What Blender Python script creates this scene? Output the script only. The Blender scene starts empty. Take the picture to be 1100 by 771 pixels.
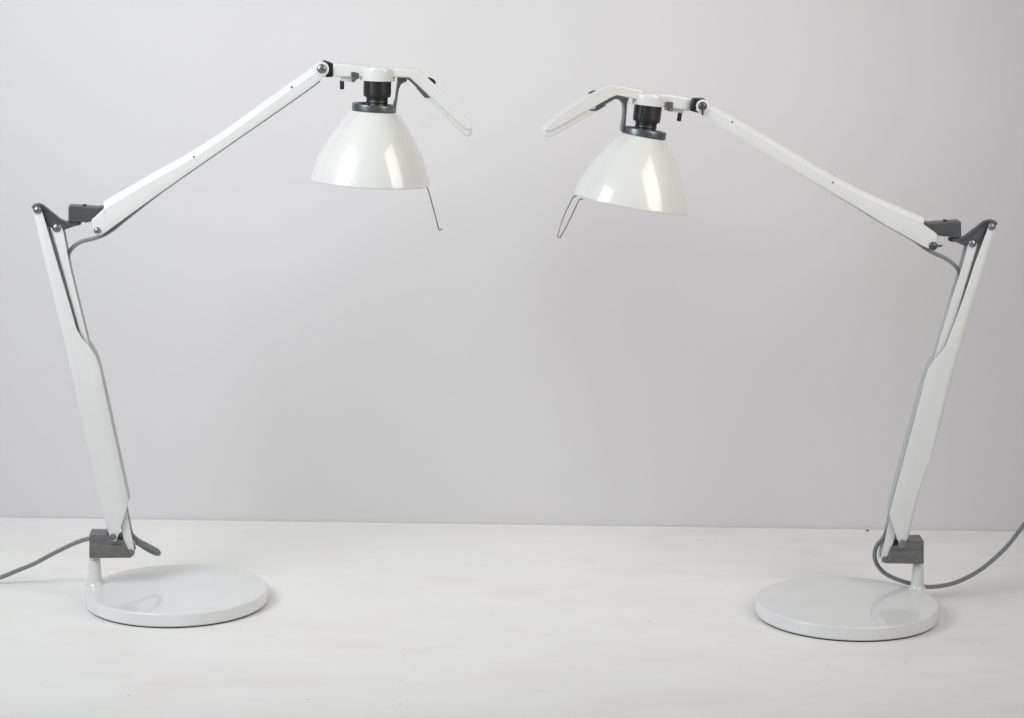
import bpy, bmesh, math, random
from mathutils import Vector, Matrix
random.seed(4)
scene = bpy.context.scene
COL = scene.collection

# ------------------------------------------------------------------ camera
CAM = Vector((0.0, -2.25, 0.65))
F = 2500.0                       # focal length in photo pixels (1100 wide)
CX, CY = 550.0, 385.5
PITCH, ROLL = math.radians(10.4), 0.0095
fwd = Vector((0, math.cos(PITCH), -math.sin(PITCH)))
up0 = Vector((0, math.sin(PITCH), math.cos(PITCH)))
r0 = Vector((1, 0, 0))
RT = r0*math.cos(ROLL) + up0*math.sin(ROLL)
UP = up0*math.cos(ROLL) - r0*math.sin(ROLL)
cd = bpy.data.cameras.new('camera'); co = bpy.data.objects.new('camera', cd); COL.objects.link(co)
co.matrix_world = Matrix(((RT.x, UP.x, -fwd.x, CAM.x), (RT.y, UP.y, -fwd.y, CAM.y),
                          (RT.z, UP.z, -fwd.z, CAM.z), (0, 0, 0, 1)))
cd.sensor_width = 36.0; cd.lens = F/1100*36; cd.clip_start = 0.05; cd.clip_end = 100
scene.camera = co

def ray(px, py): return fwd + RT*((px-CX)/F) - UP*((py-CY)/F)
def on_z(px, py, z):
    d = ray(px, py); return CAM + d*((z-CAM.z)/d.z)

class Plane:
    """A vertical working plane through a point; n faces the viewer, u runs to the right."""
    def __init__(s, p0, yaw):
        s.p0 = p0.copy(); a = math.radians(yaw)
        s.u = Vector((math.cos(a), math.sin(a), 0)); s.n = Vector((math.sin(a), -math.cos(a), 0))
        s.px = (p0-CAM).dot(fwd)/F               # metres per photo pixel here
    def P(s, px, py, w=0.0):
        d = ray(px, py); q = s.p0 + s.n*w
        return CAM + d*((q-CAM).dot(s.n)/d.dot(s.n))

# ------------------------------------------------------------------ materials
def mat(name, col, rough=.4, metal=0., coat=0., bump=0., bscale=200., var=0., vscale=8., spec=.5, stretch=None):
    m = bpy.data.materials.new(name); m.use_nodes = True
    nt = m.node_tree; b = nt.nodes['Principled BSDF']
    b.inputs['Base Color'].default_value = (*col, 1); b.inputs['Roughness'].default_value = rough
    b.inputs['Metallic'].default_value = metal; b.inputs['Coat Weight'].default_value = coat
    b.inputs['Coat Roughness'].default_value = .03; b.inputs['Coat IOR'].default_value = 1.52 if coat == 1. else 1.5; b.inputs['Specular IOR Level'].default_value = spec
    tc = nt.nodes.new('ShaderNodeTexCoord'); src = tc.outputs['Object']
    if stretch:
        mp = nt.nodes.new('ShaderNodeMapping'); mp.inputs['Scale'].default_value = stretch
        nt.links.new(src, mp.inputs['Vector']); src = mp.outputs['Vector']
    if bump:
        n = nt.nodes.new('ShaderNodeTexNoise'); n.inputs['Scale'].default_value = bscale; n.inputs['Detail'].default_value = 3
        nt.links.new(src, n.inputs['Vector'])
        bp = nt.nodes.new('ShaderNodeBump'); bp.inputs['Strength'].default_value = bump; bp.inputs['Distance'].default_value = .001
        nt.links.new(n.outputs['Fac'], bp.inputs['Height']); nt.links.new(bp.outputs['Normal'], b.inputs['Normal'])
    if var:
        n = nt.nodes.new('ShaderNodeTexNoise'); n.inputs['Scale'].default_value = vscale; n.inputs['Detail'].default_value = 5
        nt.links.new(src, n.inputs['Vector'])
        cr = nt.nodes.new('ShaderNodeValToRGB')
        cr.color_ramp.elements[0].position = .3; cr.color_ramp.elements[1].position = .7
        cr.color_ramp.elements[0].color = (*[c*(1-var) for c in col], 1); cr.color_ramp.elements[1].color = (*[min(1, c*(1+var)) for c in col], 1)
        nt.links.new(n.outputs['Fac'], cr.inputs['Fac']); nt.links.new(cr.outputs['Color'], b.inputs['Base Color'])
        rr = nt.nodes.new('ShaderNodeMapRange'); rr.inputs['To Min'].default_value = max(.02, rough*.85); rr.inputs['To Max'].default_value = rough*1.2
        nt.links.new(n.outputs['Fac'], rr.inputs['Value']); nt.links.new(rr.outputs['Result'], b.inputs['Roughness'])
    return m

ENAMEL = mat('white_enamel', (.70, .712, .708), .30, coat=.25, bump=.05, bscale=350, var=.012, vscale=30, spec=.45)
GLOSS = mat('gloss_enamel', (.70, .708, .685), .35, coat=1., bump=.012, bscale=120, var=.01, vscale=20)
BASEM = mat('base_enamel', (.775, .785, .785), .30, coat=.65, bump=.02, bscale=500, var=.03, vscale=22)
CAST = mat('dark_casting', (.085, .093, .10), .38, .35, bump=.12, bscale=900, var=.10, vscale=60)
COLLAR = mat('collar_metal', (.16, .175, .19), .30, .85, bump=.04, bscale=900, var=.08, vscale=60)
BRACK = mat('bracket_steel', (.20, .202, .195), .40, .8, bump=.08, bscale=300, var=.16, vscale=110, stretch=(1, 1, 2))
STEEL = mat('rivet_steel', (.27, .285, .30), .34, .95, bump=.05, bscale=700, var=.1, vscale=200)
DARKST = mat('dark_screw', (.10, .11, .12), .35, .7, bump=.05, bscale=700)
BLACK = mat('black_plastic', (.012, .012, .013), .38, bump=.05, bscale=800, var=.2, vscale=80)
CORD = mat('grey_cord', (.20, .21, .22), .48, bump=.06, bscale=900, var=.06, vscale=60)
WIRE = mat('spring_wire', (.22, .22, .22), .3, .9)
INNER = mat('slot_shadow_metal', (.10, .10, .098), .5, .3)

def table_mat():
    m = mat('painted_tabletop', (.66, .65, .64), .42, bump=.05, bscale=160, spec=.4)
    nt = m.node_tree; b = nt.nodes['Principled BSDF']
    tc = nt.nodes.new('ShaderNodeTexCoord')
    def noise(scale, detail, st=(1, 1, 1), rot=0.):
        mp = nt.nodes.new('ShaderNodeMapping'); mp.inputs['Scale'].default_value = st; mp.inputs['Rotation'].default_value = (0, 0, rot)
        nt.links.new(tc.outputs['Object'], mp.inputs['Vector'])
        n = nt.nodes.new('ShaderNodeTexNoise'); n.inputs['Scale'].default_value = scale; n.inputs['Detail'].default_value = detail
        nt.links.new(mp.outputs['Vector'], n.inputs['Vector']); return n.outputs['Fac']
    def ramp(fac, p0, p1, c0, c1):
        r = nt.nodes.new('ShaderNodeValToRGB'); e = r.color_ramp.elements
        e[0].position, e[1].position = p0, p1; e[0].color, e[1].color = (*c0, 1), (*c1, 1)
        nt.links.new(fac, r.inputs['Fac']); return r.outputs['Color']
    def mul(a, c):
        x = nt.nodes.new('ShaderNodeMix'); x.data_type = 'RGBA'; x.blend_type = 'MULTIPLY'; x.inputs[0].default_value = 1
        nt.links.new(a, x.inputs[6]); nt.links.new(c, x.inputs[7]); return x.outputs[2]
    c = ramp(noise(5, 6, (1, 2.2, 1)), .35, .7, TBL_A, TBL_B)
    def dots(scale, st, rot, p0, p1, keep, col):
        # rare small marks: distance to a Voronoi point, kept in only some of the cells
        mp = nt.nodes.new('ShaderNodeMapping'); mp.inputs['Scale'].default_value = st; mp.inputs['Rotation'].default_value = (0, 0, rot)
        nt.links.new(tc.outputs['Object'], mp.inputs['Vector'])
        wn = nt.nodes.new('ShaderNodeTexNoise'); wn.inputs['Scale'].default_value = 70; nt.links.new(tc.outputs['Object'], wn.inputs['Vector'])
        v = nt.nodes.new('ShaderNodeTexVoronoi'); v.voronoi_dimensions = '2D'; v.inputs['Scale'].default_value = scale
        nt.links.new(mp.outputs['Vector'], v.inputs['Vector'])
        sp = nt.nodes.new('ShaderNodeSeparateColor'); nt.links.new(v.outputs['Color'], sp.inputs[0])
        m1 = nt.nodes.new('ShaderNodeMapRange'); m1.inputs['From Min'].default_value = p0; m1.inputs['From Max'].default_value = p1
        m1.inputs['To Min'].default_value = 1; m1.inputs['To Max'].default_value = 0
        ad = nt.nodes.new('ShaderNodeMath'); ad.operation = 'MULTIPLY_ADD'; ad.inputs[1].default_value = p1*.9; ad.inputs[2].default_value = -p1*.3
        nt.links.new(wn.outputs['Fac'], ad.inputs[0])
        sm = nt.nodes.new('ShaderNodeMath'); sm.operation = 'ADD'; nt.links.new(v.outputs['Distance'], sm.inputs[0]); nt.links.new(ad.outputs[0], sm.inputs[1])
        nt.links.new(sm.outputs[0], m1.inputs['Value'])
        gt = nt.nodes.new('ShaderNodeMath'); gt.operation = 'GREATER_THAN'; gt.inputs[1].default_value = 1-keep; nt.links.new(sp.outputs[0], gt.inputs[0])
        pr = nt.nodes.new('ShaderNodeMath'); pr.operation = 'MULTIPLY'; nt.links.new(m1.outputs['Result'], pr.inputs[0]); nt.links.new(gt.outputs[0], pr.inputs[1])
        return ramp(pr.outputs[0], 0, 1, (1, 1, 1), col)
    c = mul(c, ramp(noise(9, 5, (.8, 1.6, 1), .1), .54, .72, (1, 1, 1), (.972, .942, .925)))       # faint pinkish smears
    c = mul(c, ramp(noise(28, 6, (1, 1.5, 1), .6), .58, .74, (1, 1, 1), (.955, .95, .94)))         # rubbed patches
    c = mul(c, dots(13, (1, 1, 1), 0, .008, .030, .22, (.70, .66, .62)))                            # specks
    c = mul(c, dots(30, (1, 1, 1), 1.1, .010, .030, .07, (.80, .77, .74)))                         # finer specks
    c = mul(c, dots(15, (.10, 1, 1), .35, .006, .018, .5, (.87, .85, .83)))                        # scratches
    c = mul(c, dots(12, (.09, 1, 1), -.5, .006, .015, .5, (.88, .86, .85)))
    nt.links.new(c, b.inputs['Base Color'])
    return m
TBL_A, TBL_B = (.85, .842, .825), (.89, .885, .872)
TABLE = table_mat()
WALL = mat('wall_paper_grey', (.69, .675, .69), .75, bump=.05, bscale=140, var=.016, vscale=4, spec=.25)

# ------------------------------------------------------------------ mesh helpers
def finish(name, bm, m, parent, origin, angle=35, mods=(), smooth=True):
    me = bpy.data.meshes.new(name)
    for v in bm.verts: v.co -= origin
    bm.to_mesh(me); bm.free()
    if smooth:
        for p in me.polygons: p.use_smooth = True
        me.set_sharp_from_angle(angle=math.radians(angle))
    me.materials.append(m)
    o = bpy.data.objects.new(name, me); COL.objects.link(o)
    if parent is not None: o.parent = parent
    else: o.location = origin
    for k, kw in mods:
        md = o.modifiers.new(k.lower(), k)
        for a, v in kw.items(): setattr(md, a, v)
    return o

def bev(w, seg=3): return ('BEVEL', dict(width=w, segments=seg, limit_method='ANGLE', angle_limit=math.radians(40), harden_normals=False))

def catmull(pts, n=8):
    out = []
    for i in range(len(pts)-1):
        p0, p1, p2, p3 = pts[max(i-1, 0)], pts[i], pts[i+1], pts[min(i+2, len(pts)-1)]
        for k in range(n):
            t = k/n
            out.append(0.5*((2*p1) + (p2-p0)*t + (2*p0-5*p1+4*p2-p3)*t*t + (3*p1-p0-3*p2+p3)*t**3))
    out.append(pts[-1]); return out

def bm_tube(bm, pts, r, seg=12, cap=True):
    rings = []; t0 = (pts[1]-pts[0]).normalized()
    nrm = t0.orthogonal().normalized()
    for i, p in enumerate(pts):
        t = (pts[min(i+1, len(pts)-1)] - pts[max(i-1, 0)]).normalized()
        nrm = (nrm - t*nrm.dot(t)).normalized(); b = t.cross(nrm)
        rings.append([bm.verts.new(p + (nrm*math.cos(2*math.pi*k/seg) + b*math.sin(2*math.pi*k/seg))*r) for k in range(seg)])
    for a, c in zip(rings, rings[1:]):
        for k in range(seg): bm.faces.new((a[k], a[(k+1) % seg], c[(k+1) % seg], c[k]))
    if cap:
        bm.faces.new(rings[0][::-1]); bm.faces.new(rings[-1])

def bm_lathe(bm, prof, o, axis, seg=64, closed=False):
    """prof: (radius, height along axis). Profile ends on the axis when radius is 0."""
    ax = axis.normalized(); e1 = ax.orthogonal().normalized(); e2 = ax.cross(e1)
    rings = []
    for r, h in prof:
        if r < 1e-7: rings.append([bm.verts.new(o+ax*h)])
        else: rings.append([bm.verts.new(o + ax*h + (e1*math.cos(2*math.pi*k/seg)+e2*math.sin(2*math.pi*k/seg))*r) for k in range(seg)])
    pairs = list(zip(rings, rings[1:]))
    if closed: pairs.append((rings[-1], rings[0]))
    for a, c in pairs:
        for k in range(seg):
            j = (k+1) % seg
            if len(a) == 1 and len(c) == 1: continue
            if len(a) == 1: bm.faces.new((a[0], c[j], c[k]))
            elif len(c) == 1: bm.faces.new((a[k], a[j], c[0]))
            else: bm.faces.new((a[k], a[j], c[j], c[k]))
    bmesh.ops.recalc_face_normals(bm, faces=bm.faces)

def rounded(prof, rad, n=4):
    """round the inner corners of a (r,h) profile polyline"""
    P = [Vector(p) for p in prof]; out = [P[0]]
    for i in range(1, len(P)-1):
        a, b, c = P[i-1], P[i], P[i+1]
        d1, d2 = (a-b), (c-b); l = min(rad, d1.length*.45, d2.length*.45)
        if l < 1e-6: out.append(b); continue
        s, e = b+d1.normalized()*l, b+d2.normalized()*l
        for k in range(n+1):
            t = k/n; out.append(s*(1-t)**2 + b*2*t*(1-t) + e*t*t)
    out.append(P[-1]); return [(p.x, p.y) for p in out]

class Lamp:
    def __init__(s, root, plane): s.root, s.pl, s.org = root, plane, root.location.copy()
    def par(s, p): return p if p is not None else s.root
    def prism(s, name, poly, wf, wb, m, parent=None, bevel=.0008, seg=3, pl=None, smooth=True):
        pl = pl or s.pl; bm = bmesh.new()
        fr = [bm.verts.new(pl.P(x, y, wf)) for x, y in poly]
        bk = [bm.verts.new(v.co - pl.n*(wf-wb)) for v in fr]
        bm.faces.new(fr); bm.faces.new(bk[::-1])
        n = len(fr)
        for i in range(n): bm.faces.new((fr[i], bk[i], bk[(i+1) % n], fr[(i+1) % n]))
        bmesh.ops.recalc_face_normals(bm, faces=bm.faces)
        return finish(name, bm, m, s.par(parent), s.org, 35, [bev(bevel, seg)] if bevel else [], smooth)
    def channel(s, name, A, B, hw, r, t, m, parent=None, web=(0, None), pl=None, smooth=True, fold=False):
        """U channel. A = closed edge, B = open edge, same number of stations, traced on the front flange."""
        pl = pl or s.pl; bm = bmesh.new(); rows = []
        # a plain round bend, or a flat chamfer between two tight bends
        FOLD = ([(0, 1), (.05, .985), (.10, .955), (.80, .40), (.92, .27), (.98, .14), (1, 0)] if fold else
                [(math.sin(math.pi/2*k/6), math.cos(math.pi/2*k/6)) for k in range(7)])
        lo, hi = web; hi = hi if hi is not None else len(A)-1; r_full = r
        for i, ((ax, ay), (bx, by)) in enumerate(zip(A, B)):
            r = r_full if (not fold or i >= lo) else r_full*.22
            a, b = pl.P(ax, ay, hw), pl.P(bx, by, hw)
            L = (a-b).length; e = (a-b)/L; rr = min(r, L*.8)
            cs = [(0, hw), ((L-rr)*.5, hw), (L-rr*1.12, hw)]
            for fs, fc in FOLD: cs.append((L-rr+rr*fs, hw-r+r*fc))
            for fs, fc in FOLD[::-1]: cs.append((L-rr+rr*fs, -hw+r-r*fc))
            cs += [(L-rr*1.12, -hw), ((L-rr)*.5, -hw), (0, -hw)]
            nf = len(FOLD)
            rows.append([bm.verts.new(b + e*c + pl.n*(w-hw)) for c, w in cs])
        for i in range(len(rows)-1):
            for k in range(len(rows[0])-1):
                if not (lo <= i < hi) and nf+0 <= k <= nf+4: continue
                bm.faces.new((rows[i][k], rows[i+1][k], rows[i+1][k+1], rows[i][k+1]))
        bmesh.ops.remove_doubles(bm, verts=bm.verts, dist=1e-5)
        bm.faces.ensure_lookup_table()
        bmesh.ops.recalc_face_normals(bm, faces=bm.faces)
        bm.faces.ensure_lookup_table()
        if max(bm.faces, key=lambda f: f.calc_center_median().dot(pl.n)).normal.dot(pl.n) < 0:
            bmesh.ops.reverse_faces(bm, faces=bm.faces)
        return finish(name, bm, m, s.par(parent), s.org, 40,
                      [('SOLIDIFY', dict(thickness=t, offset=-1, use_even_offset=not fold)), bev(.00035, 2)], smooth)
    def tube(s, name, pts, r, m, parent=None, pl=None, n=8, seg=12):
        pl = pl or s.pl; bm = bmesh.new()
        P = [p if isinstance(p, Vector) else pl.P(*p) for p in pts]
        bm_tube(bm, catmull(P, n), r, seg); bmesh.ops.recalc_face_normals(bm, faces=bm.faces)
        return finish(name, bm, m, s.par(parent), s.org, 60)
    def lathe(s, name, prof, o, axis, m, parent=None, seg=64, closed=False, angle=35):
        bm = bmesh.new(); bm_lathe(bm, prof, o, axis, seg, closed)
        return finish(name, bm, m, s.par(parent), s.org, angle)
    def button(s, name, px, py, w, rpx, h, m, parent=None, pl=None, dome=True, hollow=False):
        pl = pl or s.pl; r = rpx*pl.px; o = pl.P(px, py, w+h) - pl.n*(h)
        if hollow: prof = [(0, h*.35), (r*.62, h*.35), (r*.70, h), (r*.94, h), (r, h*.8), (r, -.001), (0, -.001)]
        elif dome: prof = [(0, h), (r*.35, h*.95), (r*.65, h*.78), (r*.88, h*.48), (r, h*.1), (r, -.001), (0, -.001)]
        else: prof = [(0, h), (r*.88, h), (r, h*.8), (r, -.001), (0, -.001)]
        return s.lathe(name, prof, o, pl.n, m, parent, 32)
    def pin(s, name, px, py, w0, w1, rpx, m, parent=None, pl=None):
        pl = pl or s.pl; r = rpx*pl.px; o = pl.P(px, py, w0) - pl.n*(w0-w1)
        return s.lathe(name, [(0, 0), (r, 0), (r, w0-w1), (0, w0-w1)], o, pl.n, m, parent, 24)

def empty(name, loc, label, cat, group=None):
    o = bpy.data.objects.new(name, None); COL.objects.link(o); o.location = loc; o.empty_display_size = .05
    o['label'] = label; o['category'] = cat
    if group: o['group'] = group
    return o

# ------------------------------------------------------------------ setting
sa, sb = on_z(0, 554.9, 0), on_z(1100, 570.0, 0)
seam_ang = math.atan2(sb.y-sa.y, sb.x-sa.x); seam0 = Vector(((sa.x+sb.x)/2, (sa.y+sb.y)/2, 0))
def box(name, a, b, m, label, cat, kind):
    bm = bmesh.new(); bmesh.ops.create_cube(bm, size=1)
    for v in bm.verts: v.co = Vector([(a[i]+b[i])/2 + v.co[i]*(b[i]-a[i]) for i in range(3)])
    o = finish(name, bm, m, None, Vector((0, 0, 0)), smooth=False)
    o.location = seam0; o.rotation_euler = (0, 0, seam_ang)
    o['label'] = label; o['category'] = cat; o['kind'] = kind
    return o
tb = box('tabletop', (-1.6, -2.0, -.04), (1.6, -.0008, 0), TABLE, 'white painted tabletop with faint scuffs under both lamps', 'table', 'structure')
tb.modifiers.new('bevel', 'BEVEL').width = .0012
wl = box('wall', (-2.6, 0, -.9), (2.6, .06, 2.4), WALL, 'plain pale grey wall behind the tabletop', 'wall', 'structure')

# ------------------------------------------------------------------ the lamps
def head(L, hp, d):
    """hub, handle, socket, collar and shade; d holds the traced positions of one lamp"""
    s = hp.px; top, bot = hp.P(*d['shade_top']), hp.P(*d['shade_bot'])
    ax = (bot-top).normalized(); H = (bot-top).length
    k = H/75.
    def rad(t): return 25.55 + .8376*t - .00424*t*t
    outer = [(rad(t)*k, t*k) for t in [-.6 + 74.8*i/40 for i in range(41)]]
    th = .0018
    lip = [(outer[-1][0], outer[-1][1]+.0005), (outer[-1][0]-th*.4, outer[-1][1]+.0011), (outer[-1][0]-th, outer[-1][1]+.0004)]
    inner = [(r-th, h) for r, h in outer[::-1]]
    L.lathe('lampshade', outer+lip+inner, top, ax, GLOSS, seg=128, closed=True, angle=50)
    # collar ring
    ct, cb = hp.P(*d['collar_top']), hp.P(*d['collar_bot']); ca = (ct-cb).normalized(); ch = (ct-cb).length; cr = 23.9*s
    prof = rounded([(cr*.80, 0), (cr*.985, 0), (cr, ch*.12), (cr, ch*.86), (cr*.97, ch), (cr*.86, ch), (cr*.83, ch*.9), (cr*.80, ch*.2), (cr*.80, 0)], .0006, 3)
    co_ = L.lathe('collar', prof, cb, ca, COLLAR, seg=96, angle=30)
    # web closing the collar under the socket
    L.lathe('socket_plate', [(0, ch*.35), (cr*.81, ch*.35), (cr*.81, ch*.15), (0, ch*.15)], cb, ca, BLACK, parent=co_)
    # socket
    ht = hp.P(*d['hub_top']); hb = hp.P(*d['hub_bot']); ha = (ht-hb).normalized(); hh = (ht-hb).length
    dist = (hb-cb).dot(ha)
    up_h = dist*.52
    R1, R2, R3 = 15.0*s, 11.2*s, 11.9*s
    pf = [(0, .002), (R1, .002), (R1, -up_h*.82)]
    pf += [(R1*.99, -up_h*.82), (R1*.97, -up_h), (R2, -up_h)]
    z = -up_h
    while z > -dist+.004:
        pf += [(R3, z-.0006), (R3, z-.0022), (R2, z-.0028)]; z -= .0034
    pf += [(R2, -dist+ch*.2), (0, -dist+ch*.2)]
    so = L.lathe('lamp_socket', pf, hb, ha, BLACK, seg=48)
    # raised ribs on the socket body, front and back
    for w in (1, -1):
        bm = bmesh.new(); e1 = hp.u - ha*hp.u.dot(ha); e1.normalize(); e2 = ha.cross(e1)*(1 if ha.cross(e1).dot(hp.n) > 0 else -1)*w
        for sx in (-.62, .62):
            q = math.asin(sx); c = hb + e1*(R1*sx) + e2*(R1*math.cos(q)-.0002)
            r = bmesh.ops.create_cube(bm, size=1)
            for v in r['verts']: v.co = c - ha*(up_h*.42) + e1*(v.co.x*.0016) + e2*(v.co.y*.0018) + ha*(v.co.z*up_h*.8)
        finish('socket_rib', bm, BLACK, so, L.org, smooth=False)
    # hub
    hr = d['hub_r']*s
    hub = L.lathe('hub', rounded([(0, hh), (hr*.97, hh), (hr, hh*.90), (hr, .0), (hr*.93, 0), (0, .0004)], .0014, 4), hb, ha, GLOSS, seg=96, angle=30)
    L.lathe('hub_cap', rounded([(0, hh+.0009), (hr*.72, hh+.0009), (hr*.75, hh-.001)], .0005, 3), hb, ha, GLOSS, parent=hub, seg=64)
    # the bar from elbow joint to hub, a square-ish tube with softened edges
    arm = L.prism('head_arm', d['bar'], .0085, -.0085, ENAMEL, bevel=.0022, seg=4, pl=hp)
    L.prism('joint_lug', d['lug'], .0045, -.0045, ENAMEL, bevel=.0006, pl=hp, parent=arm)
    L.prism('joint_slot', d['slot'], .0088, -.0088, BRACK, bevel=.0005, pl=hp, parent=arm)
    L.prism('slot_gap', d['slot_dark'], .0091, -.0091, INNER, bevel=0, pl=hp, parent=arm)
    a, b = hp.P(*d['peg'][0]), hp.P(*d['peg'][1])
    pr = 2.35*s
    L.lathe('stop_peg', rounded([(0, 0), (pr, 0), (pr, (b-a).length), (0, (b-a).length)], .0006, 3), a, (b-a), BLACK, parent=arm, seg=24)
    # handle
    han = L.prism('handle', d['handle'], .0090, -.0090, GLOSS, bevel=.0020, seg=4, pl=hp)
    L.prism('handle_underside', d['under'], .0076, -.0076, GLOSS, bevel=.0032, seg=4, pl=hp, parent=han)
    L.prism('handle_slot', d['hslot'], .0074, -.0074, INNER, bevel=.0004, pl=hp, parent=han)
    L.prism('switch_tab', d['tab'], .0040, -.0040, BLACK, bevel=.0005, pl=hp, parent=han)
    L.prism('slot_clip', d['clip'], .0086, -.0086, COLLAR, bevel=.0005, pl=hp, parent=han)
    st = L.prism('shade_strut', d['strut'], .0050, -.0050, COLLAR, bevel=.0009, pl=hp)
    # wire hook on the rim
    pts = [(x, y, w) for x, y, w in d['wire']]
    L.tube('wire_hook', pts, .00055, WIRE, pl=hp, n=6, seg=8)

def build(d):
    base_c = on_z(*d['base_c'], .0145); post = on_z(*d['post'], .0145)
    root = empty('desk_lamp', (base_c.x, base_c.y, 0), d['label'], 'desk lamp', 'pair of white jointed desk lamps')
    org = root.location
    pl = Plane(post, d['yaw']); L = Lamp(root, pl); Z = Vector((0, 0, 1)); s = pl.px
    # base
    R = .0882
    b = L.lathe('base', rounded([(0, .0145), (R-.0010, .0145), (R, .0136), (R, .0022), (R-.0012, .0014), (0, .0014)], .0009, 4), Vector((base_c.x, base_c.y, 0)), Z, BASEM, seg=160, angle=30)
    L.lathe('foot_ring', [(0, .0016), (R-.0022, .0016), (R-.0022, 0), (0, 0)], Vector((base_c.x, base_c.y, 0)), Z, BLACK, parent=b, seg=128)
    # post with flared foot
    ptop = pl.P(d['post_top'][0], d['post_top'][1]).z
    g = post.copy(); g.z = .0143; h = ptop-g.z; pr = d['post_r']*s
    pf = [(pr*1.62, 0), (pr*1.42, .0010), (pr*1.25, .0028), (pr*1.14, .0060), (pr*1.08, .011), (pr, h*.72), (pr*.97, h), (0, h)]
    L.lathe('post', pf, g, Z, GLOSS, seg=48, angle=50)
    # bracket
    br = L.prism('mount_bracket', d['bracket'], .0105, -.0105, BRACK, bevel=.0009)
    L.prism('bracket_ledge', d['ledge'], .0113, -.0113, BRACK, parent=br, bevel=.0004)
    L.prism('bracket_lip', d['lip'], .0108, .0085, STEEL, parent=br, bevel=.0003)
    L.prism('rod_shadow_block', d['rod_shadow'], .0095, -.0095, BLACK, parent=br, bevel=.0004)  # black block stands in for the shadow between tie rod and lower arm
    # tie rod (narrow channel, runs inside the lower arm)
    rod = L.channel('tie_rod', d['rodA'], d['rodB'], .0088, .0020, .0011, ENAMEL, smooth=False)
    for (x, y, r), hollow in zip(d['rod_pins'], (False, True)):
        L.button('rivet', x, y, .0088, r, .0022, STEEL, parent=rod, hollow=hollow)
        L.pin('rivet_shaft', x, y, .0085, -.0100, r*.8, STEEL, parent=rod)
    # lower arm cover
    arm = L.channel('lower_arm', d['armA'], d['armB'], .0128, .0052, .0012, ENAMEL, web=d['web'])
    for (x, y, r), kind in zip(d['arm_pins'], d['arm_pin_kind']):
        L.button('rivet', x, y, .0128, r, .0026, STEEL, parent=arm, hollow=(kind == 'hollow'), dome=(kind == 'dome'))
        L.pin('rivet_shaft', x, y, .0122, -.0140, r*.8, STEEL, parent=arm)
    # elbow casting: two side plates joined by a curved top strip
    el = L.prism('elbow_joint', d['elbow'], .0078, -.0078, CAST, bevel=.0010)
    L.tube('elbow_rib', [(x, y, -.0095) for x, y in d['rib']], .0019, CAST, parent=el)
    L.tube('elbow_rib', [(x, y, .0075) for x, y in d['rib']], .0014, CAST, parent=el)
    L.prism('hinge_tip', d['tip'], .0040, -.0040, BLACK, parent=el, bevel=.0004)
    bx = L.prism('spring_box', d['box'], .0088, -.0088, CAST, bevel=.0011)
    x, y = d['bump']; L.prism('adjusting_screw', [(x-2.3, y+2), (x-2.0, y-1.6), (x+2.0, y-1.4), (x+2.3, y+2)], .0022, -.0022, BLACK, parent=bx, bevel=.0005)
    # upper arm
    ua = L.channel('upper_arm', d['upA'], d['upB'], .0108, d['up_r'], .0012, ENAMEL, web=d['up_web'], fold=True)
    L.prism('hinge_tongue', d['tongue'], .0072, -.0072, ENAMEL, parent=ua, bevel=.0006)
    x, y, r = d['hinge']; L.button('hinge_screw', x, y, .0108, r, .0024, DARKST if d['wing'] else STEEL, parent=ua, dome=True)
    L.pin('hinge_shaft', x, y, .0100, -.0115, r*.7, STEEL, parent=ua)
    x, y, r = d['knob']
    L.button('joint_washer', x, y, .0100, r*1.5, .0018, ENAMEL, parent=ua, dome=False)
    L.button('joint_screw', x, y, .0116, r, .0022, DARKST if d['wing'] else STEEL, parent=ua)
    if d['wing']:
        L.prism('wing_lever', d['wing_knob'], .0142, .0122, DARKST, parent=ua, bevel=.0004)
        L.prism('wing_lever', d['wing_hinge'], .0140, .0120, DARKST, parent=ua, bevel=.0004)
    for x, y in d['holes']: L.button('screw_hole', x, y, .0106, 1.0, .0004, INNER, parent=ua, dome=False)
    for q in d.get('nub', []): L.prism('stop_nub', q, .0080, .0040, BLACK, bevel=.0003)
    L.prism('wrist_joint', d['block'], .0072, -.0072, BLACK, bevel=.0009)
    # cord: from the edge of the photograph through the arms
    pts = [(x, y, w) for x, y, w in d['cord']]
    L.tube('power_cord', pts, d['cord_r']*s, CORD, n=10, seg=14)
    L.tube('arm_cord', [(x, y, w) for x, y, w in d['cord2']], d['cord_r']*s*.92, CORD, n=10, seg=12)
    hx, hy = d['hub_top']; hp = Plane(pl.P(hx, hy, 0), d['head_yaw'])
    head(L, hp, d)
    return root

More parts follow.
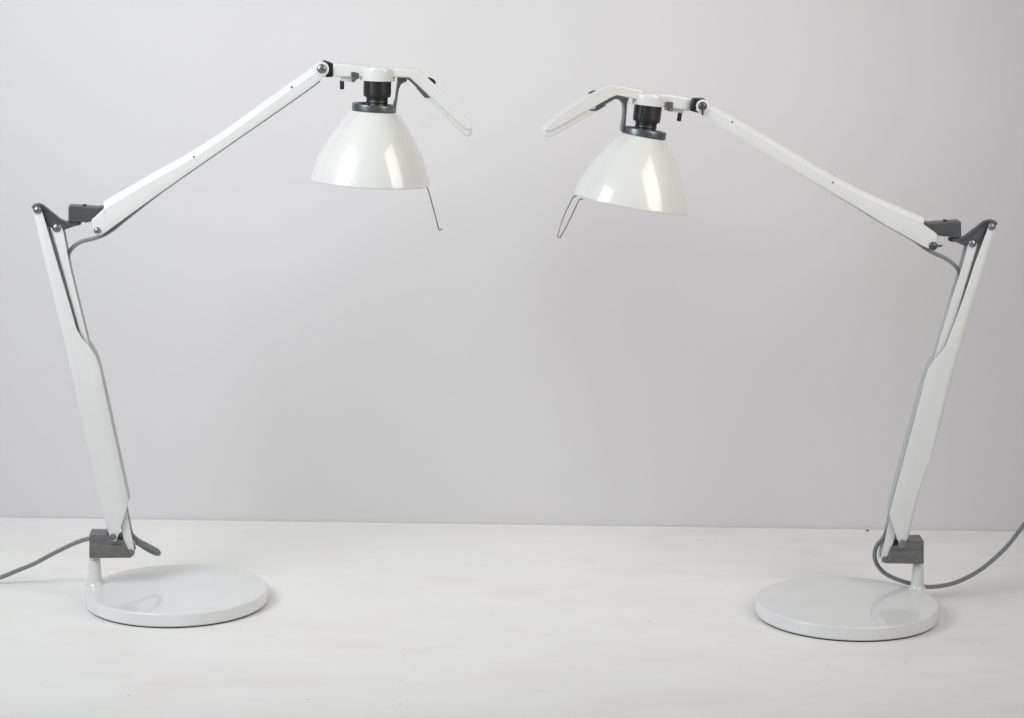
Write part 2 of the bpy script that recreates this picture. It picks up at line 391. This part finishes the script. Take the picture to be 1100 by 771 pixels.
LEFT = dict(
    label='white jointed desk lamp with cord trailing off to the left, its handle pointing right', yaw=5.0, head_yaw=3.5,
    base_c=(190.3, 631.2), post=(102.3, 627.0), post_top=(102.3, 600), post_r=6.4,
    bracket=[(96, 574.2), (96.6, 573.4), (114.6, 573.6), (118, 577), (133, 580), (141, 598.8), (96.6, 599.2), (95.8, 598.5)],
    ledge=[(97.2, 584.7), (134.4, 584.7), (139.8, 598.0), (97.2, 598.2)],
    lip=[(97.3, 573.3), (114.2, 573.6), (114.6, 574.7), (98.2, 574.4)],
    rod_shadow=[(127, 576), (131, 577), (133, 585.5), (127.2, 582.5)],
    rodA=[(57.0, 241.3), (55.9, 246), (56.3, 252), (67.0, 290), (79.7, 338), (96, 396), (110, 450), (126, 545), (132.9, 585), (135.6, 595.5), (138.2, 597.6)],
    rodB=[(64.8, 241.6), (67.3, 246.5), (68.6, 252), (75.8, 290), (87.6, 338), (102, 396), (116, 450), (136.6, 551), (143.8, 588), (145.0, 593.5), (143.2, 597.6)],
    rod_pins=[(60.6, 245.2, 4.5), (140.6, 593.8, 3.7)],
    armA=[(37.6, 222.6), (35.8, 226), (36.2, 234), (46.6, 280), (59.6, 333), (68.6, 370), (75.7, 400), (80.4, 420), (84.6, 440), (103.4, 520), (112.6, 560), (116.8, 577.5), (118.4, 581)],
    armB=[(42.4, 222.8), (44.8, 227), (46.6, 232), (61.2, 282), (76.4, 333), (81.8, 352.5), (88.3, 363.8), (96.0, 372.3), (102.7, 383.0), (106.6, 394), (138.2, 539), (126.2, 577.0), (124.4, 581)],
    web=(0, 11), arm_pins=[(39.9, 226, 4.2), (121.2, 577, 3.6)], arm_pin_kind=('dome', 'hollow'),
    elbow=[(37.5, 221.5), (41.7, 220.6), (45.6, 222), (63.5, 236.6), (68.3, 238.8), (83, 239.2), (86.6, 241.2), (68.6, 247.2), (62, 249.5), (52, 243), (44, 230), (38.5, 229)],
    rib=[(35.4, 224), (37.5, 221.3), (41.7, 220.2), (45.8, 221.8), (54, 228.5), (63.9, 236.4), (69, 238.8)],
    tip=[(80.5, 239.2), (86.2, 239.0), (86.8, 241.6), (81, 243)],
    box=[(73.3, 221.7), (74.5, 221.1), (78.4, 221.3), (104.7, 223.2), (114, 221.6), (112, 232), (98.5, 237), (87.5, 239.3), (78, 239.0), (73.4, 238.4)],
    bump=(90.7, 221.2),
    upA=[(99.2, 243.0), (98.3, 236), (100.5, 234.3), (112.0, 223.6), (110.8, 217.2), (139, 201), (165, 185.7), (200, 166.7), (232, 146.5), (258, 128.3), (286, 107.8), (312, 89.2), (332, 75.4), (338.3, 70.0), (343.5, 66.6), (348.5, 67.2)],
    upB=[(103.2, 252.6), (106.2, 252.6), (108.2, 252.8), (113.0, 249.8), (114.5, 248.8), (139, 231), (165, 212.3), (200, 187.5), (232, 165.4), (258, 147.4), (286, 128.0), (312, 109.9), (333, 95), (343, 87.4), (350.3, 81.6), (353.2, 75)],
    up_r=.0068, up_web=(4, 14),
    tongue=[(90.4, 239.4), (99.6, 237.0), (112, 240), (107, 250), (101.5, 250.6), (99.0, 247)],
    hinge=(104.4, 248, 3.6), wing=False, knob=(345.7, 74.4, 5.0), holes=[(208.3, 168.7), (313.3, 93.9)],
    block=[(346, 66.3), (348.4, 65.6), (357.6, 68.6), (357.6, 83.0), (350.5, 83.4), (344, 79)],
    bar=[(357.2, 68.2), (379, 69.6), (398, 71.8), (398, 83.4), (377.6, 83.8), (357.2, 83.2)],
    lug=[(366, 82.5), (378, 82.5), (386, 83), (380.6, 88.8), (378, 89), (374, 87.8), (366.2, 87.4)],
    slot=[(377.6, 78.2), (385.8, 78.6), (385.8, 85), (381.5, 85), (381, 88.6), (377.4, 88.0)], slot_dark=[(377.3, 77.6), (382.2, 77.9), (382.2, 83.0), (377.3, 82.6)],
    peg=[(367.4, 86.5), (367.4, 96.2)],
    hub_top=(405.8, 73.4), hub_bot=(405.5, 86.9), hub_r=18.7,
    collar_top=(402.2, 111.8), collar_bot=(401.7, 119.7), shade_top=(401.6, 120.4), shade_bot=(397.7, 195.7),
    handle=[(413, 73.6), (430, 73.5), (448.6, 74.4), (452.4, 76.6), (459, 83.5), (474.6, 97.8), (490, 114.7), (503, 130.2), (507.6, 137.0), (507.8, 139.6), (505.6, 140.8), (499.5, 139.6), (489, 130), (462.6, 105.2), (448.0, 91.4), (440.2, 84.0), (413, 83.2)],
    under=[(458, 100), (470, 108), (500, 134), (507.2, 138.6), (507.6, 142.4), (505.4, 146.2), (502.6, 147.3), (499.4, 146.2), (492.6, 139.7), (475.8, 122.8), (458.4, 106.2)],
    hslot=[(427, 83.0), (440.2, 83.6), (447.6, 91.2), (462.0, 104.8), (458.4, 104.6), (447.3, 94.2), (438.6, 85.8), (427, 84.6)],
    clip=[(447, 94.6), (450, 93.4), (458.6, 103.4), (461.8, 103.9), (461.4, 105.2), (456.4, 105.6)],
    tab=[(459.5, 84.3), (461.2, 83.4), (465.6, 85.4), (468.4, 88.2), (467.4, 92)],
    strut=[(426.6, 84.2), (436.8, 84.8), (437.2, 88.2), (433.4, 89.2), (430.6, 91.2), (428.6, 96), (427.6, 102), (426.0, 113), (425.6, 118.8), (422.0, 119), (422.2, 112), (424.3, 105), (425.7, 95)],
    wire=[(455.0, 200.6, .0155), (457.6, 201.2, .0155), (459.6, 203.0, .0152), (466, 226, .0105), (471.0, 245.0, .0065), (472.4, 247.2, .0058), (475.0, 246.2, .003), (475.0, 246.2, -.003), (472.4, 247.2, -.0058), (471.0, 245.0, -.0065), (466, 226, -.0105), (459.6, 203.0, -.0152), (457.6, 201.2, -.0155), (455.0, 200.6, -.0155)],
    cord=[(-46, 630, -.060), (-20, 625.5, -.058), (0, 620.0, -.055), (18, 612.7, -.052), (36.4, 605.2, -.048), (54.5, 595.6, -.044), (72.7, 586.5, -.040), (84, 581.6, -.036), (97, 578, -.033), (120, 576.5, -.032), (143, 581, -.034), (158, 589.6, -.033), (167.0, 594.0, -.027), (170.6, 594.2, -.020), (168.6, 591.0, -.013), (158, 585.0, -.006), (147, 579, -.001), (139.5, 570, .0), (136, 555, 0), (118, 470, 0), (104, 410, 0)],
    cord_r=2.35,
    cord2=[(90, 366, -.001), (78.5, 322, -.001), (71.4, 290, -.001), (73.3, 274, -.001), (79, 265, -.001), (88.4, 259.3, -.001), (100, 256.4, -.001), (110, 253.0, -.001), (121, 246.6, -.001), (134, 236.0, -.001), (158, 217, -.001), (178, 202.0, -.001), (200, 186.4, -.001), (232, 164.2, -.001), (258, 146.2, -.001), (286, 126.8, -.001), (312, 108.7, -.001), (333, 93.8, -.001), (343, 86.4, -.001)],
)
RIGHT = dict(
    label='white jointed desk lamp with cord looping up to the right, its handle pointing left', yaw=0.0, head_yaw=11.0,
    base_c=(909.8, 645.0), post=(985.3, 631.0), post_top=(985.5, 606), post_r=6.1,
    bracket=[(992.4, 580.6), (991.4, 579.6), (976, 580.0), (972, 583), (957, 587), (951, 604.8), (991.6, 605.4), (992.5, 604.6)],
    ledge=[(991, 591.2), (956.4, 591.2), (952.0, 604.2), (991, 604.4)],
    lip=[(990.6, 579.7), (976.6, 580.1), (976.4, 581.1), (989.6, 580.8)],
    rod_shadow=[(963.5, 580), (960.5, 581), (957.2, 590), (963.6, 588.4)],
    rodA=[(1048.0, 258.6), (1050.0, 262), (1049.2, 268), (1044.4, 284), (1034.8, 318), (1016, 384), (996, 452), (969.6, 548), (961.3, 580), (954.6, 602), (952.4, 604.2)],
    rodB=[(1041.4, 258.4), (1040.0, 262), (1038.2, 270), (1034.4, 284), (1023.0, 320), (1004, 384), (984, 452), (956.5, 553), (950, 582.5), (945.8, 600.6), (947.2, 604.2)],
    rod_pins=[(1045.0, 261.9, 4.2), (950.9, 601.0, 3.4)],
    armA=[(1068.4, 240.0), (1070.4, 243), (1070.0, 248), (1061.0, 280), (1047.0, 325), (1035.2, 365), (1030.5, 382), (1027.0, 395), (1024, 406), (1000.6, 494), (989.4, 526), (977.0, 578), (974.5, 584)],
    armB=[(1063.4, 240.0), (1061.6, 243.5), (1059.6, 250), (1048.0, 281), (1034.4, 322), (1019.4, 363.4), (1014.4, 374.2), (1002.4, 388.2), (997.0, 396.5), (993.0, 411), (955.4, 552.0), (963.6, 578), (966, 584)],
    web=(0, 11), arm_pins=[(1066, 243.7, 4.0), (969.6, 584.4, 4.6)], arm_pin_kind=('dome', 'flat'),
    elbow=[(1068.4, 239.4), (1064, 238.2), (1059, 239.2), (1038.6, 255), (1034, 257.0), (1024, 256.4), (1021.5, 258), (1036, 264.2), (1043, 266), (1053, 260), (1061, 248), (1068, 247)],
    rib=[(1070.0, 241.5), (1068.2, 239.2), (1064, 237.8), (1058, 239.0), (1048, 246.8), (1038.4, 254.6), (1033, 257.0)],
    tip=[(1025.5, 256.4), (1019.6, 256.2), (1019.4, 259.0), (1025, 260.4)],
    box=[(1032.6, 238.2), (1031.4, 237.8), (1027.4, 238.0), (998, 240.0), (990, 239), (992, 248), (1008, 252.4), (1023, 255.4), (1032, 255.6), (1032.8, 254.6)],
    bump=(1015.7, 237.6),
    upA=[(1006.4, 259.0), (1007.0, 252), (1004.6, 249.6), (992.4, 241.0), (993.2, 233.6), (978, 227.6), (952, 216.4), (926, 204.6), (898, 190.2), (872, 175.4), (840, 155.8), (817.8, 142.8), (798.4, 131.3), (779, 120.2), (764.6, 111.6), (759.0, 107.6), (753.5, 107.0)],
    upB=[(1000.4, 267.6), (997.4, 267.0), (995.2, 266.0), (991.0, 264.0), (988.6, 262.6), (977, 256.0), (952, 242.3), (926, 226.2), (898, 209.6), (873, 194.8), (840, 175.4), (818.5, 163), (798.4, 151), (779, 139.6), (763.5, 129.8), (754.0, 123.6), (747.5, 118.5)],
    up_r=.0052, up_web=(4, 15),
    tongue=[(1016.2, 254.4), (1006, 252.0), (994, 254), (999, 264), (1004.6, 265), (1007.4, 262.6)],
    hinge=(1002.8, 264.7, 4.6), wing=True, knob=(754.9, 114.4, 4.5), holes=[(786.5, 131.2), (894.6, 196.1)],
    wing_knob=[(753.3, 116), (756.1, 116), (755.8, 124.2), (753.9, 124.2)], wing_hinge=[(1004.5, 263.4), (1011, 263.0), (1013.6, 263.9), (1011, 265.4), (1004.5, 265.8)],
    nub=[[(1037.4, 303.6), (1039.0, 303.8), (1037.6, 309.4), (1035.6, 309.4)]],
    block=[(744.6, 106.1), (756.5, 106.3), (759.4, 108.6), (757, 119), (749.6, 121.6), (741.4, 119.4)],
    bar=[(744.8, 105.6), (721, 101.8), (704, 100.6), (702, 113.6), (722.6, 117.2), (741.9, 119.9)],
    lug=[(734.8, 117.8), (722.6, 116), (715.0, 114.6), (718.8, 119.4), (722, 120.0), (726, 121.0), (734.2, 121.9)],
    slot=[(723.4, 110.6), (714.6, 109.4), (713.6, 115.4), (718.6, 116.2), (718.4, 119.8), (722.6, 120.2)], slot_dark=[(723.0, 110.2), (717.2, 109.4), (716.4, 114.6), (722.3, 115.4)],
    peg=[(730.6, 120.8), (729.2, 130.4)],
    hub_top=(697.8, 101.8), hub_bot=(696.4, 113.4), hub_r=18.0,
    collar_top=(692.8, 138.8), collar_bot=(691.4, 146.9), shade_top=(691.2, 147.4), shade_bot=(677.2, 219.0),
    handle=[(691, 98.2), (670, 93.4), (655, 91.5), (647.8, 94.8), (632, 102.8), (612.8, 115), (596, 127.8), (586.2, 137.2), (584.8, 140.0), (586.6, 141.6), (592.5, 140.8), (612, 130.4), (634.6, 117.6), (656.4, 105.4), (662.8, 102.8), (691, 108.6)],
    under=[(640, 112), (622, 120), (594, 134), (585.4, 139), (584.6, 142.6), (585.4, 145.8), (588.2, 147.8), (592, 147.2), (596, 145.7), (622, 131.2), (641.5, 119.6)],
    hslot=[(675.8, 105.4), (662.0, 102.4), (656, 105.6), (635.6, 117.0), (640.2, 118.2), (650, 112.8), (661, 106.6), (675.6, 107.6)],
    clip=[(652, 113.2), (649, 111.6), (637.6, 117.6), (634.0, 117.9), (634.2, 119.2), (641.6, 119.4)],
    tab=[(646.0, 97.6), (644.6, 96.0), (635.4, 99.3), (632.8, 101.2), (634.4, 104.6)],
    strut=[(675.8, 106.8), (665.6, 104.2), (662.6, 106.4), (667.0, 108.4), (669.8, 111.6), (670.9, 118), (670.2, 126), (668.8, 136), (668.4, 141.8), (672.2, 142.4), (672.4, 134), (673.4, 121), (673.9, 112)],
    wire=[(626.4, 213.8, .0155), (623.6, 214.4, .0155), (621.4, 216.2, .0152), (611.6, 237, .0105), (602.6, 253.6, .0065), (601.4, 255.0, .0052), (600.2, 255.2, .003), (599.2, 254.6, -.003), (599.0, 253.2, -.0052), (599.8, 250.6, -.0065), (605.0, 234, -.0105), (614.8, 213.2, -.0152), (616.6, 211.4, -.0155), (619.2, 210.6, -.0155)],
    cord=[(1126, 534, -.050), (1112, 548.5, -.046), (1100, 563.0, -.042), (1092.7, 572.7, -.040), (1081.8, 586.4, -.036), (1063.6, 603.6, -.030), (1045.5, 616.4, -.022), (1025.5, 625.6, -.016), (1007, 629.4, -.013), (992.7, 629.6, -.011), (975.8, 625.8, -.010), (959, 620.0, -.010), (948.5, 613.6, -.010), (941.6, 604.9, -.010), (939.4, 594.5, -.009), (942.2, 585.4, -.007), (948.4, 578, -.005), (953.5, 568, -.003), (958.5, 552, 0), (985, 455, 0), (1000, 400, 0)],
    cord_r=2.3,
    cord2=[(1026, 320, -.002), (1030.5, 300, -.002), (1029.6, 291.0, -.002), (1024.5, 284, -.002), (1015, 277.2, -.002), (1004, 272.2, -.002), (994, 266.6, -.002), (980, 256.6, -.002), (950, 239.6, -.002), (925, 224.2, -.002), (900, 208.9, -.002), (872, 192.0, -.002), (840, 173.0, -.002), (800, 148.5, -.002)],
)
left = build(LEFT)
right = build(RIGHT)

# tiny crumb at the foot of the wall
bm = bmesh.new(); bmesh.ops.create_icosphere(bm, subdivisions=2, radius=1)
c = on_z(931.8, 569.4, .0006)
for v in bm.verts:
    k = 1+random.uniform(-.2, .2); v.co = Vector((v.co.x*.0018*k, v.co.y*.0016*k, v.co.z*.0009*k)) + c
cr = finish('crumb', bm, mat('crumb_grey', (.12, .11, .10), .8), None, c, 60)
cr['label'] = 'tiny dark crumb on the tabletop at the foot of the wall'; cr['category'] = 'crumb'

# ------------------------------------------------------------------ light
def area(name, loc, target, sx, sy, power, col, roll=0., spread=180):
    l = bpy.data.lights.new(name, 'AREA'); l.shape = 'RECTANGLE'; l.size, l.size_y = sx, sy; l.energy = power; l.color = col; l.spread = math.radians(spread)
    o = bpy.data.objects.new(name, l); COL.objects.link(o); o.location = loc
    q = (Vector(target)-Vector(loc)).to_track_quat('-Z', 'Y').to_matrix() @ Matrix.Rotation(math.radians(roll), 3, 'Z')
    o.rotation_euler = q.to_euler(); return o
area('softbox_key', (-.80, -.58, .87), (-.12, .15, .38), .48, .60, 3.55, (.925, .98, 1.0), -14, 112)
area('softbox_fill', (.66, -.52, .83), (-.18, .18, .32), .42, .82, 1.70, (1.0, .95, .865), 9, 98)
# ambient gradient added round the set: brighter on the left, dimmer on the right
w = bpy.data.worlds.new('World'); scene.world = w; w.use_nodes = True
nt = w.node_tree; bg = nt.nodes['Background']; bg.inputs['Strength'].default_value = 1.0
tc = nt.nodes.new('ShaderNodeTexCoord'); sx = nt.nodes.new('ShaderNodeSeparateXYZ'); cr = nt.nodes.new('ShaderNodeValToRGB')
mr = nt.nodes.new('ShaderNodeMapRange'); mr.inputs['From Min'].default_value = -1
nt.links.new(tc.outputs['Generated'], sx.inputs[0]); nt.links.new(sx.outputs['X'], mr.inputs['Value']); nt.links.new(mr.outputs['Result'], cr.inputs['Fac'])
e = cr.color_ramp.elements; e[0].position, e[1].position = .15, .85
e[0].color, e[1].color = (.49, .50, .52, 1), (.23, .225, .215, 1)
nt.links.new(cr.outputs['Color'], bg.inputs['Color'])

vs = scene.view_settings
vs.view_transform = 'Standard'; vs.look = 'None'; vs.exposure = 0; vs.gamma = 1
scene.cycles.use_denoising = True
